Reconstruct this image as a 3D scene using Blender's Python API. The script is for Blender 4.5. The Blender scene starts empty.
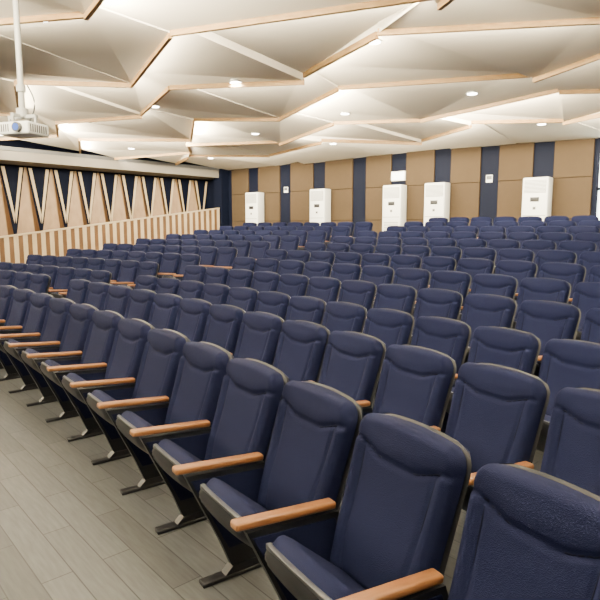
import bpy, bmesh, math, random
from mathutils import Vector, Matrix
random.seed(7)
S=bpy.context.scene
COL=S.collection

# ---------------------------------------------------------------- materials
def mat(name,col,rough=0.6,spec=0.4,bump=None,bscale=100,bstr=0.2,var=0.0,vscale=5,metal=0,emit=None,estr=0,sheen=0):
    m=bpy.data.materials.new(name); m.use_nodes=True
    nt=m.node_tree; b=nt.nodes['Principled BSDF']
    b.inputs['Base Color'].default_value=(*col,1); b.inputs['Roughness'].default_value=rough
    b.inputs['Specular IOR Level'].default_value=spec; b.inputs['Metallic'].default_value=metal
    if sheen:
        b.inputs['Sheen Weight'].default_value=sheen
    tc=nt.nodes.new('ShaderNodeTexCoord')
    if var>0:
        n=nt.nodes.new('ShaderNodeTexNoise'); n.inputs['Scale'].default_value=vscale; n.inputs['Detail'].default_value=4
        nt.links.new(tc.outputs['Object'],n.inputs['Vector'])
        mx=nt.nodes.new('ShaderNodeMix'); mx.data_type='RGBA'
        mx.inputs[6].default_value=(*[c*(1-var) for c in col],1); mx.inputs[7].default_value=(*[min(1,c*(1+var)) for c in col],1)
        nt.links.new(n.outputs['Fac'],mx.inputs[0]); nt.links.new(mx.outputs[2],b.inputs['Base Color'])
    if bump:
        if bump=='noise':
            t=nt.nodes.new('ShaderNodeTexNoise'); t.inputs['Scale'].default_value=bscale; o=t.outputs['Fac']
        else:
            t=nt.nodes.new('ShaderNodeTexVoronoi'); t.inputs['Scale'].default_value=bscale; o=t.outputs['Distance']
        nt.links.new(tc.outputs['Object'],t.inputs['Vector'])
        bp=nt.nodes.new('ShaderNodeBump'); bp.inputs['Strength'].default_value=bstr; bp.inputs['Distance'].default_value=0.002
        nt.links.new(o,bp.inputs['Height']); nt.links.new(bp.outputs['Normal'],b.inputs['Normal'])
    if emit:
        b.inputs['Emission Color'].default_value=(*emit,1); b.inputs['Emission Strength'].default_value=estr
    return m
def wood(name,c1,c2,scale=(2,30,30),rough=0.4):
    m=bpy.data.materials.new(name); m.use_nodes=True
    nt=m.node_tree; b=nt.nodes['Principled BSDF']; b.inputs['Roughness'].default_value=rough
    tc=nt.nodes.new('ShaderNodeTexCoord'); mp=nt.nodes.new('ShaderNodeMapping'); mp.inputs['Scale'].default_value=scale
    n=nt.nodes.new('ShaderNodeTexNoise'); n.inputs['Scale'].default_value=1.5; n.inputs['Detail'].default_value=5
    r=nt.nodes.new('ShaderNodeValToRGB'); r.color_ramp.elements[0].color=(*c1,1); r.color_ramp.elements[1].color=(*c2,1)
    r.color_ramp.elements[0].position=.3; r.color_ramp.elements[1].position=.7
    nt.links.new(tc.outputs['Object'],mp.inputs[0]); nt.links.new(mp.outputs[0],n.inputs['Vector'])
    nt.links.new(n.outputs['Fac'],r.inputs[0]); nt.links.new(r.outputs[0],b.inputs['Base Color'])
    return m
M_fab=mat('navy_fabric',(0.0028,0.0045,0.0200),0.8,0.08,'vor',330,0.5,0.12,60)
M_seam=mat('navy_stitching',(0.001,0.0015,0.005),0.8,0.05)
M_pla=mat('black_plastic',(0.006,0.0068,0.009),0.45,0.3)
M_gry=mat('dark_grey_plastic',(0.060,0.063,0.070),0.4,0.5)
M_arm=wood('armrest_wood',(0.21,0.088,0.030),(0.33,0.15,0.055),(30,3,30),0.35)
M_met=mat('black_metal',(0.010,0.010,0.012),0.4,0.4)
M_cei=mat('ceiling_paint',(0.86,0.815,0.72),0.8,0.2,var=0.02,vscale=1)
M_lwood=wood('light_wood',(0.30,0.175,0.065),(0.42,0.26,0.105),(1,12,12),0.5)
M_tan=mat('tan_acoustic_fabric',(0.048,0.034,0.021),0.9,0.1,'noise',60,0.4,0.08,8)
M_navy=mat('navy_wall_panel',(0.0015,0.0032,0.0115),0.7,0.1)
M_wall=mat('wall_paint',(0.17,0.16,0.142),0.8,0.2)
M_white=mat('white_plastic',(0.72,0.74,0.74),0.4,0.4)
M_pgrey=mat('painted_steel',(0.32,0.33,0.33),0.4,0.4)
M_glass=mat('window_daylight',(0.7,0.85,0.95),0.3,0.4,emit=(0.75,0.9,1.0),estr=1.8)
M_slatD_foldShade=wood('slat_brown_fold_shade',(0.080,0.038,0.013),(0.125,0.063,0.024),(5,5,2),0.5)  # brown balustrade slats; also the painted shade side of the wall folds
M_foldLit=wood('fold_tan_lit',(0.15,0.088,0.040),(0.21,0.13,0.062),(5,5,2),0.5)  # lit side of the wall folds, light put into the wood colour
M_slatL=wood('slat_cream',(0.42,0.33,0.21),(0.52,0.42,0.28),(5,5,2),0.5)
M_lamp=mat('downlight_lens',(1,1,1),0.4,0.2,emit=(1,0.93,0.8),estr=50)
M_tier=mat('tier_carpet',(0.06,0.057,0.053),0.85,0.2,'noise',80,0.3,0.1,3)

def floor_mat():
    m=bpy.data.materials.new('floor_planks'); m.use_nodes=True; nt=m.node_tree; b=nt.nodes['Principled BSDF']
    tc=nt.nodes.new('ShaderNodeTexCoord'); mp=nt.nodes.new('ShaderNodeMapping'); mp.inputs['Rotation'].default_value=(0,0,math.radians(8))
    br=nt.nodes.new('ShaderNodeTexBrick'); br.inputs['Scale'].default_value=1
    br.inputs['Brick Width'].default_value=0.9; br.inputs['Row Height'].default_value=0.15; br.inputs['Mortar Size'].default_value=0.003
    br.inputs['Color1'].default_value=(0.088,0.092,0.092,1); br.inputs['Color2'].default_value=(0.142,0.147,0.146,1); br.inputs['Mortar'].default_value=(0.04,0.041,0.04,1)
    n=nt.nodes.new('ShaderNodeTexNoise'); n.inputs['Scale'].default_value=6; n.inputs['Detail'].default_value=6
    mp2=nt.nodes.new('ShaderNodeMapping'); mp2.inputs['Scale'].default_value=(1,9,1)
    mx=nt.nodes.new('ShaderNodeMix'); mx.data_type='RGBA'; mx.blend_type='MULTIPLY'; mx.inputs[0].default_value=0.6
    nt.links.new(tc.outputs['Object'],mp.inputs[0]); nt.links.new(mp.outputs[0],br.inputs['Vector'])
    nt.links.new(mp.outputs[0],mp2.inputs[0]); nt.links.new(mp2.outputs[0],n.inputs['Vector'])
    nt.links.new(br.outputs['Color'],mx.inputs[6]); nt.links.new(n.outputs['Fac'],mx.inputs[7])
    nt.links.new(mx.outputs[2],b.inputs['Base Color'])
    b.inputs['Roughness'].default_value=0.42; b.inputs['Specular IOR Level'].default_value=0.3
    return m
M_floor=floor_mat()

# ---------------------------------------------------------------- mesh builder
class MB:
    def __init__(s): s.v=[];s.f=[];s.m=[];s.sm=[];s.mats=[]
    def mi(s,m):
        if m not in s.mats: s.mats.append(m)
        return s.mats.index(m)
    def add(s,vs,fs,m,smooth=False,T=None):
        o=len(s.v)
        for p in vs:
            p=Vector(p)
            s.v.append(T@p if T else p)
        k=s.mi(m)
        for f in fs: s.f.append([i+o for i in f]); s.m.append(k); s.sm.append(smooth)
    def box(s,x0,x1,y0,y1,z0,z1,m,T=None):
        vs=[(x0,y0,z0),(x1,y0,z0),(x1,y1,z0),(x0,y1,z0),(x0,y0,z1),(x1,y0,z1),(x1,y1,z1),(x0,y1,z1)]
        s.add(vs,[(0,3,2,1),(4,5,6,7),(0,1,5,4),(1,2,6,5),(2,3,7,6),(3,0,4,7)],m,False,T)
    def rbox(s,x0,x1,y0,y1,z0,z1,r,m,T=None,seg=2,smooth=True):
        bm=bmesh.new(); bmesh.ops.create_cube(bm,size=1)
        for v in bm.verts:
            v.co=Vector(((x0+x1)/2+v.co.x*(x1-x0),(y0+y1)/2+v.co.y*(y1-y0),(z0+z1)/2+v.co.z*(z1-z0)))
        bmesh.ops.bevel(bm,geom=bm.edges[:],offset=r,segments=seg,affect='EDGES',profile=0.5)
        bm.verts.index_update()
        s.add([v.co.copy() for v in bm.verts],[[v.index for v in f.verts] for f in bm.faces],m,smooth,T); bm.free()
    def prism(s,pts,x0,x1,m,T=None):   # pts in (y,z), extruded along x
        n=len(pts); vs=[(x0,p[0],p[1]) for p in pts]+[(x1,p[0],p[1]) for p in pts]
        fs=[list(range(n))[::-1],list(range(n,2*n))]+[[i,(i+1)%n,n+(i+1)%n,n+i] for i in range(n)]
        s.add(vs,fs,m,False,T)
    def cyl(s,r,z0,z1,m,T=None,n=20,r2=None):
        r2=r if r2 is None else r2
        vs=[(r*math.cos(2*math.pi*i/n),r*math.sin(2*math.pi*i/n),z0) for i in range(n)]+[(r2*math.cos(2*math.pi*i/n),r2*math.sin(2*math.pi*i/n),z1) for i in range(n)]
        s.add(vs,[[i,(i+1)%n,n+(i+1)%n,n+i] for i in range(n)],m,True,T)
        s.add(vs,[list(range(n))[::-1],list(range(n,2*n))],m,False,T)
    def tube(s,pts,r,m,T=None,n=6):
        vs=[];N=len(pts)
        for i,p in enumerate(pts):
            p=Vector(p); a=Vector(pts[max(0,i-1)]); b=Vector(pts[min(N-1,i+1)]); t=(b-a).normalized()
            u=t.cross(Vector((0,0,1))).normalized(); w=t.cross(u)
            for k in range(n):
                an=2*math.pi*k/n; vs.append(p+u*r*math.cos(an)+w*r*math.sin(an))
        fs=[[i*n+k,i*n+(k+1)%n,(i+1)*n+(k+1)%n,(i+1)*n+k] for i in range(N-1) for k in range(n)]
        s.add(vs,fs,m,True,T)
    def mesh(s,name):
        me=bpy.data.meshes.new(name); me.from_pydata([tuple(v) for v in s.v],[],s.f)
        for m in s.mats: me.materials.append(m)
        me.polygons.foreach_set('material_index',s.m); me.polygons.foreach_set('use_smooth',s.sm)
        me.update(); 
        bm=bmesh.new(); bm.from_mesh(me); bmesh.ops.recalc_face_normals(bm,faces=bm.faces[:]); bm.to_mesh(me); bm.free()
        return me
def obj(name,me,loc=(0,0,0),rz=0,parent=None):
    o=bpy.data.objects.new(name,me); o.location=loc; o.rotation_euler=(0,0,rz); COL.objects.link(o)
    if parent: o.parent=parent
    return o

# ---------------------------------------------------------------- auditorium seat
def pillow(mb,W,H,rt,rb,Tf,Tb,re,m,T,nu=16,nv=20,taper=0.0,groove=None,crown=0.0,bulge=0.0,bow=0.0,surf=None):
    us=[math.sin(math.pi/2*(-1+2*i/nu))*0.35+0.65*(-1+2*i/nu) for i in range(nu+1)]
    vs_=[0.5-0.5*(math.cos(math.pi*j/nv)*0.4+0.6*(1-2*j/nv)) for j in range(nv+1)]
    def hw(y):
        w=W/2*(1-taper*(1-y/H))
        if y>H-rt: w=w-rt+math.sqrt(max(0,rt*rt-(y-(H-rt))**2))
        if y<rb: w=w-rb+math.sqrt(max(0,rb*rb-(rb-y)**2))
        return w
    F=[];B=[]
    for v in vs_:
        y=v*H; w=hw(y)
        for u in us:
            e=min((1-abs(u))*w,H-y,y); q=1-min(e/re,1); p=math.sqrt(max(0,1-q*q))
            d=Tf*p+bulge*(1-u*u)*math.sin(math.pi*v)*p
            if groove: d+=groove(u*w,y)*p
            b=-bow*(1-u*u)
            yy=y+crown*(1-u*u)*v
            F.append((u*w,yy,d+b)); B.append((u*w,yy,-Tb*p+b))
    n=nu+1; f=[];g=[]
    for j in range(nv):
        for i in range(nu):
            a=j*n+i; f.append((a,a+1,a+1+n,a+n)); g.append((a,a+n,a+1+n,a+1))
    mb.add(F,f,m,True,T); mb.add(B,g,m,True,T)

BW=.53; BH=.635
YS0=.475
def seam_y(x):
    ax=abs(x)
    t=max(0,min(1,(ax-.07)/.13)); t=t*t*(3-2*t)
    return YS0+.036*t+.015*max(0,(ax-.16)/.09)
def back_groove(x,y):
    g=0
    ys=seam_y(x)
    g-=.011*math.exp(-((y-ys)/.0075)**2)
    if y>ys: g+=.013*math.sin(min(1,(y-ys)/.07)*math.pi/2)
    xs=.155+.03*(y/.445)
    if y<ys:
        g-=.009*math.exp(-((abs(x)-xs)/.008)**2)
        if abs(x)>xs: g+=.013*min(1,(abs(x)-xs)/.03)
        g+=.014*math.exp(-((y-.16)/.1)**2)*(1 if abs(x)<xs else .3)
    return g
def pan_groove(x,y):
    return -.007*math.exp(-((abs(x)-.17)/.008)**2)

def seat_mesh(name,right_arm=False):
    mb=MB()
    lean=math.radians(17)
    def place(y0,z0,ang):
        return Matrix(((1,0,0,0),(0,math.sin(ang),-math.cos(ang),y0),(0,math.cos(ang),math.sin(ang),z0),(0,0,0,1)))
    Tb=place(-.01,.335,lean)
    pillow(mb,BW,BH,.085,.04,.056,.01,.040,M_fab,Tb,50,60,taper=.10,groove=back_groove,crown=.012)
    # stitched seams
    def sp(x,y):
        w=BW/2*(1-.10*(1-y/BH)); v=y/BH; u=x/w
        return (x,y+.012*(1-u*u)*v,.056+back_groove(x,y)+.001)
    mb.tube([sp(-.222+.444*i/44,seam_y(-.222+.444*i/44)) for i in range(45)],.0038,M_seam,Tb)
    for s in (-1,1):
        pts=[]
        for i in range(20):
            y=.06+(.435)*i/19; x=s*(.155+.03*(y/.445))
            if y<seam_y(x)-.004: pts.append(sp(x,y))
        mb.tube(pts,.0028,M_seam,Tb)
    Ts=place(.006,.32,lean)
    pillow(mb,BW+.010,BH+.018,.09,.05,.012,.030,.03,M_pla,Ts,14,16,taper=.08,crown=.012)
    # tip-up seat pan, half raised: hinge at rear
    ang=-math.radians(49)
    Tp=place(-.055,.285,ang)
    Tc=Tp@Matrix.Rotation(math.pi,4,'Y')
    pillow(mb,.46,.405,.09,.03,.065,.0,.05,M_fab,Tc,22,20,taper=.03,groove=pan_groove,crown=.01)
    pillow(mb,.475,.415,.10,.05,.06,.012,.09,M_pla,Tp,20,18,taper=.04,bulge=.02,crown=.012)
    pillow(mb,.488,.422,.10,.04,.012,.012,.012,M_gry,Tp,16,16,taper=.03,crown=.012)
    mb.cyl(.018,-.25,.25,M_met,Matrix.Translation((0,-.03,.285))@Matrix.Rotation(math.pi/2,4,'Y'),n=10)
    def arm(cx):
        t=.019
        pts=[(-.40,.568),(.02,.535),(.06,.42),(.05,.24),(.02,.05),(-.17,.05),(-.23,.20),(-.355,.47)]
        mb.prism(pts,cx-t,cx+t,M_pla)
        ins=[(-.375,.54),(.0,.512),(.03,.41),(.02,.16),(-.19,.16),(-.335,.46)]
        mb.prism(ins,cx-t-.005,cx+t+.005,M_fab)
        mb.rbox(cx-.03,cx+.03,-.33,.07,.0,.022,.006,M_met)
        mb.prism([(-.17,.06),(.02,.06),(.04,.015),(-.22,.015)],cx-.024,cx+.024,M_met)
        Ta=Matrix.Translation((cx,-.03,.553))@Matrix.Rotation(math.radians(-4.5),4,'X')
        mb.rbox(-.028,.028,-.42,.035,0,.032,.011,M_arm,Ta,seg=3)
    arm(-.29)
    if right_arm: arm(.29)
    return mb.mesh(name)
ME_seat=seat_mesh('auditorium_seat'); ME_end=seat_mesh('auditorium_seat_end',True)

CX,CY=-9.6,-26.9
W=.58
NR=12
R=[29.83]
for k in range(1,NR): R.append(R[-1]+(1.0 if k<=2 else .905))
Hh=[0 if k<3 else .105*(k-2) for k in range(NR)]
starts=[2.0,1.92]
for k in range(NR):
    r=R[k]
    st=starts[k] if k<2 else 2.0*r/30+random.uniform(-.15,.15)
    n=0
    lst=[]
    while True:
        u=st+(n+.5)*W
        b=u/r
        X=CX+r*math.sin(b)
        if X>3.0: break
        lst.append(b); n+=1
    for i,b in enumerate(lst):
        obj('auditorium_seat',ME_end if i==len(lst)-1 else ME_seat,(CX+r*math.sin(b),CY+r*math.cos(b),Hh[k]),-b)
    st=.048*r-.3
    if k>=NR-1: continue
    for i in range(8):
        b=(st-(i+.5)*W)/r
        X=CX+r*math.sin(b)
        obj('auditorium_seat',ME_end if i==0 else ME_seat,(X,CY+r*math.cos(b),Hh[k]),-b)

# ---------------------------------------------------------------- floor and tiers
XL,XR,YF,YB=-16.4,4.6,-5.0,14.0
CH=3.67
mb=MB(); mb.box(XL,XR,YF,YB,-.2,0,M_floor); obj('floor',mb.mesh('floor'))
mb=MB()
NX=40
x0,x1=-15.2,XR
def yy(r,x): return CY+math.sqrt(r*r-(x-CX)**2)
for k in range(3,NR):
    rf=R[k]-.42; rb=(R[k+1]-.42) if k<NR-1 else None
    vs=[];fs=[]
    for i in range(NX+1):
        x=x0+(x1-x0)*i/NX
        yf=yy(rf,x); yb=yy(rb,x) if rb else YB
        hp=Hh[k-1]
        vs+=[(x,yf,hp),(x,yf,Hh[k]),(x,yb,Hh[k])]
    for i in range(NX):
        a=3*i; fs+=[(a,a+3,a+4,a+1),(a+1,a+4,a+5,a+2)]
    mb.add(vs,fs,M_tier)
me=mb.mesh('floor_tiers'); obj('floor_tiers',me)

# ---------------------------------------------------------------- walls
mb=MB()
mb.box(XL-.2,XR+.2,YB,YB+.2,0,4.9,M_navy)
st=[-14.2-1.3,-14.2,-12.75,-11.35,-9.86,-8.55,-7.24,-5.98,-4.7,-3.4,-2.1,-.8,.5,1.8,3.1,4.4]
for i in range(len(st)-1):
    a=st[i]+.47; b=st[i+1]
    if b>XR: b=XR
    if i==9: continue
    z0=.945
    for (za,zb) in ((z0,1.85),(1.86,2.77),(2.78,CH+.1)):
        mb.rbox(a,b,YB-.05,YB+.01,za,zb,.008,M_tan,smooth=False,seg=1)
obj('wall_back',mb.mesh('wall_back'))
mb=MB(); a=-3.3;b=-2.15
mb.box(a,b,YB-.03,YB-.005,1.0,3.55,M_glass)
for x in (a,(a+b)/2,b): mb.box(x-.03,x+.03,YB-.06,YB+.0,.95,3.6,M_navy)
for z in (1.0,2.5,3.57): mb.box(a,b,YB-.06,YB+.0,z-.03,z+.03,M_navy)
obj('window_1',mb.mesh('window_1'))
mb=MB(); mb.box(XR,XR+.2,YF,YB,0,4.9,M_tan); obj('wall_right',mb.mesh('wall_right'))
mb=MB(); mb.box(XL-.2,XR+.2,YF-.2,YF,0,4.9,M_wall); obj('wall_front',mb.mesh('wall_front'))

def rt(y): return .63+.122*max(y,0)
# left wall: navy backing with folded wooden triangles
mb=MB()
mb.box(XL-.2,XL,YF,YB,0,4.9,M_navy)
p=.74; y=-4.8
while y+p<YB:
    zb=rt(y)-.25; zt=3.32; rd=.22
    yc=y+p/2
    A=(XL,y,zb);B=(XL,y+p,zb);C=(XL+.02,yc+.03,zt);C2=(XL+.02,yc-.03,zt);D=(XL+rd,yc+.10,zb)
    mb.add([A,D,C2],[(0,1,2)],M_foldLit); mb.add([D,B,C],[(0,1,2)],M_slatD_foldShade); mb.add([D,C,C2],[(0,1,2)],M_foldLit)  # one fold face coloured as lit, the other as shaded
    y+=p
obj('wall_left',mb.mesh('wall_left'))
mb=MB()
y=-4.8
while y+p<YB:
    yc=y+p/2; yn=y+p
    # slim cream blades forming a V between the wood folds
    for s in (-1,1):
        mb.add([(XL+.04,yn+s*p*.40,3.3),(XL+.04,yn+s*p*.27,3.3),(XL+.04,yn+s*.0,2.0),(XL+.04,yn+s*.02,1.75)],[(0,1,2,3)],M_slatL)
    y+=p
obj('trim_1',mb.mesh('trim_1'))
mb=MB(); mb.box(XL,-15.35,YF,YB,3.36,3.66,M_wall); mb.box(-15.40,-15.33,YF,YB,3.60,3.70,M_gry)
obj('trim_2',mb.mesh('trim_2'))
# slatted balustrade
mb=MB()
y=.5; i=0
sw=.12
while y<YB-.45:
    m=M_slatD_foldShade if i%2 else M_slatL
    pr=.045 if i%2 else .05
    mb.prism([(y,0),(y+sw,0),(y+sw,rt(y+sw)),(y,rt(y))],-15.36,-15.32+pr,m); y+=sw; i+=1
mb.prism([(.5,rt(.5)),(y,rt(y)),(y,rt(y)+.04),(.5,rt(.5)+.04)],-15.40,-15.25,M_slatL)
obj('slatted_balustrade',mb.mesh('slatted_balustrade'))
mb=MB(); mb.box(-15.62,-15.22,YB-.35,YB-.02,0,CH,M_navy); obj('corner_column',mb.mesh('corner_column'))

# ---------------------------------------------------------------- ceiling facets
mb=MB(); mb.box(XL-.2,XR+.2,YF-.2,YB+.2,4.9,5.0,M_cei); obj('ceiling',mb.mesh('ceiling'))
cols=[-15.35,-13.2,-11.3,-9.2,-7.2,-5.4,-3.2,-1.2,1.0,2.9,XR]
rows=[-5.0,-3.0,-1.0,1.0,2.9,4.7,6.4,8.1,9.8,11.6,14.0]
P={}
for j,ry in enumerate(rows):
    for i,cx in enumerate(cols):
        z=((i+j)%2)*2-1
        edge=(j==0 or j==len(rows)-1)
        P[i,j]=(cx+ (0 if i in(0,len(cols)-1) else random.uniform(-.5,.5)), ry+(0 if edge else .5*z+random.uniform(-.3,.3)))
panels=MB(); bat=MB(); lights=[]
def ceil_low(y): return 3.94-.29*max(0,min(1,(y-2)/12))
for j in range(len(rows)-1):
    for i in range(len(cols)-1):
        a=P[i,j];b=P[i+1,j];c=P[i+1,j+1];d=P[i,j+1]
        up=.13; off=random.uniform(-.045,.045); tl=random.uniform(-.04,.04)
        za=ceil_low(a[1])+up+off-tl; zb_=ceil_low(b[1])+up+off+tl; zc=ceil_low(c[1])+off+tl; zd=ceil_low(d[1])+off-tl
        t=.10
        if (i+j)%2: tri=[(0,1,2),(0,2,3)]
        else: tri=[(0,1,3),(1,2,3)]
        v=[(a[0],a[1],za),(b[0],b[1],zb_),(c[0],c[1],zc),(d[0],d[1],zd)]
        v2=[(x,y,z+t) for x,y,z in v]
        panels.add(v+v2,[tuple(t_) for t_ in tri]+[tuple(q+4 for q in t_)[::-1] for t_ in tri]+[(0,4,5,1),(1,5,6,2),(2,6,7,3),(3,7,4,0)],M_cei)
        if j<len(rows)-2:
            D=Vector(v[3]);C=Vector(v[2]); L=(C-D).length; mid=(C+D)/2; dr=(C-D).normalized()
            nrm=Vector((-dr.y,dr.x,0)).normalized()
            X=dr; Y=nrm; Z=X.cross(Y)
            T=Matrix(((X.x,Y.x,Z.x,D.x),(X.y,Y.y,Z.y,D.y),(X.z,Y.z,Z.z,D.z),(0,0,0,1)))
            bat.box(0,L,-.03,.015,-.055,.02,M_lwood,T)
            lights.append((mid+nrm*.06+Vector((0,0,-.02)),X,Y,L,i,j))
obj('ceiling_acoustic_panels',panels.mesh('ceiling_acoustic_panels'))
obj('ceiling_wood_battens',bat.mesh('ceiling_wood_battens'))
for (pos,X,Y,L,i,j) in lights:
    if random.random()<.1: continue
    ld=bpy.data.lights.new('cove_strip','AREA'); ld.shape='RECTANGLE'; ld.size=L*.9; ld.size_y=.04
    ld.energy=140*L/2*random.choice((.3,.5,.9,1.6,3.0)); ld.color=(1,.85,.58)
    o=bpy.data.objects.new('cove_strip_light',ld); COL.objects.link(o)
    dirv=(Y*.90+Vector((0,0,.43))).normalized()
    Zl=-dirv; Xl=X; Yl=Zl.cross(Xl).normalized(); Xl=Yl.cross(Zl)
    o.matrix_world=Matrix(((Xl.x,Yl.x,Zl.x,pos.x),(Xl.y,Yl.y,Zl.y,pos.y),(Xl.z,Yl.z,Zl.z,pos.z),(0,0,0,1)))
def zc_at(x,y):
    dg=bpy.context.evaluated_depsgraph_get()
    h=S.ray_cast(dg,Vector((x,y,2.6)),Vector((0,0,1)))
    return h[1].z if h[0] else 4.0
bpy.context.view_layer.update()
PX,PY,PZ=-5.78,2.62,2.62
ztop=zc_at(PX,PY)-PZ
mbd=MB()
mbd.cyl(.095,-.012,.03,M_white,n=24); mbd.cyl(.078,-.016,-.0125,M_lamp,n=24)
ME_dl=mbd.mesh('recessed_downlight')
spots=[(x+random.uniform(-.4,.4),y+random.uniform(-.4,.4)) for x in (-14.2,-11.6,-9,-6.4,-3.8,-1.2,1.6) for y in (-3,.2,3.2,6.4,9.4,12.2)]
for (x,y) in spots:
    z=zc_at(x,y)
    o=obj('recessed_downlight',ME_dl,(x,y,z))
    ld=bpy.data.lights.new('downlight_beam','AREA'); ld.shape='DISK'; ld.size=.16; ld.energy=24; ld.color=(1,.96,.9); ld.spread=math.radians(150)
    l=bpy.data.objects.new('beam',ld); COL.objects.link(l); l.parent=o; l.location=(0,0,-.03)

# ---------------------------------------------------------------- standing air conditioners
mb=MB()
mb.rbox(-.29,.29,-.17,.17,.03,1.85,.03,M_white)
mb.rbox(-.28,.28,-.16,.16,.0,.05,.01,M_gry)
mb.box(-.24,.24,-.178,-.165,1.50,1.78,M_gry)
for i in range(9): mb.box(-.24,.24,-.19,-.175,1.51+i*.03,1.527+i*.03,M_white)
mb.rbox(-.10,.10,-.182,-.165,1.30,1.40,.004,M_pla)
mb.box(-.03,.03,-.182,-.168,1.12,1.18,M_gry)
mb.box(-.26,.26,-.174,-.168,.98,.99,M_gry)
for i in range(14): mb.box(-.22,.22,-.18,-.168,.25+i*.045,.262+i*.045,M_gry)
ME_ac=mb.mesh('floor_standing_air_conditioner')
for x in (-13.7,-10.9,-8.3,-7.03,-4.5): obj('floor_standing_air_conditioner',ME_ac,(x,YB-.24,.945))
mb=MB(); mb.rbox(-.22,.22,-.04,.03,-.13,.13,.01,M_white); mb.box(-.19,.19,-.045,-.038,-.1,.1,M_glass); obj('exit_sign',mb.mesh('exit_sign'),(-8.3,YB-.06,3.05))
mb=MB(); mb.box(-.08,.08,-.02,0,-.09,.09,M_white); mb.box(-.065,.065,-.023,-.018,-.02,.07,M_gry); me=mb.mesh('wall_notice')
for x in (-12.5,-5.75): obj('wall_notice',me,(x,YB,2.85))

# ---------------------------------------------------------------- ceiling projector
pr=bpy.data.objects.new('ceiling_projector',None); COL.objects.link(pr); pr.location=(PX,PY,PZ)
mb=MB(); mb.rbox(-.18,.18,-.15,.15,-.06,.06,.02,M_white,seg=3)
for i in range(8): mb.box(.177,.183,-.12+i*.03,-.108+i*.03,-.035,.035,M_gry)
for i in range(5): mb.box(-.15+i*.025,-.14+i*.025,-.154,-.148,-.035,.035,M_gry)
o=obj('body',mb.mesh('projector_body'),parent=pr)
Tm=Matrix.Translation((.07,-.15,0))@Matrix.Rotation(math.pi/2,4,'X')
mb=MB(); mb.cyl(.045,-.01,.035,M_gry,Tm); mb.cyl(.033,.0,.04,mat('lens_glass',(.05,.1,.4),.05,.8),Tm); obj('lens',mb.mesh('projector_lens'),parent=pr)
zt=ztop
mb=MB(); mb.cyl(.028,.12,zt+.06,M_pgrey); mb.cyl(.08,zt-.04,zt+.03,M_pgrey); mb.cyl(.055,.12,.20,M_pgrey); mb.cyl(.042,.36,.42,M_pgrey)
mb.box(-.16,.16,-.018,.018,.11,.14,M_pgrey); mb.box(-.018,.018,-.14,.14,.11,.14,M_pgrey)
for a in (-.15,.15): mb.box(a-.012,a+.012,-.012,.012,.055,.12,M_pgrey)
for a in (-.13,.13): mb.box(-.012,.012,a-.012,a+.012,.055,.12,M_pgrey)
# loose signal cable from the pole to the body
cab=[(.05+.07*math.sin(t/14*math.pi),.03,.42-.34*t/14) for t in range(15)]
mb.tube(cab,.007,M_gry)
obj('mount',mb.mesh('projector_mount'),parent=pr)
pr.rotation_euler=(0,0,math.radians(25))

# ---------------------------------------------------------------- world + camera
w=bpy.data.worlds.new('World'); S.world=w; w.use_nodes=True
w.node_tree.nodes['Background'].inputs[0].default_value=(.9,.92,1,1); w.node_tree.nodes['Background'].inputs[1].default_value=.3
cam=bpy.data.cameras.new('camera'); co=bpy.data.objects.new('camera',cam); COL.objects.link(co)
cam.sensor_width=36; cam.lens=570/600*36; cam.clip_start=.02
co.location=(0,0,1.69)
phi=math.radians(49.6); pit=math.radians(7.4)
d=Vector((-math.cos(phi)*math.cos(pit),math.sin(phi)*math.cos(pit),-math.sin(pit)))
co.rotation_euler=d.to_track_quat('-Z','Y').to_euler()
S.camera=co
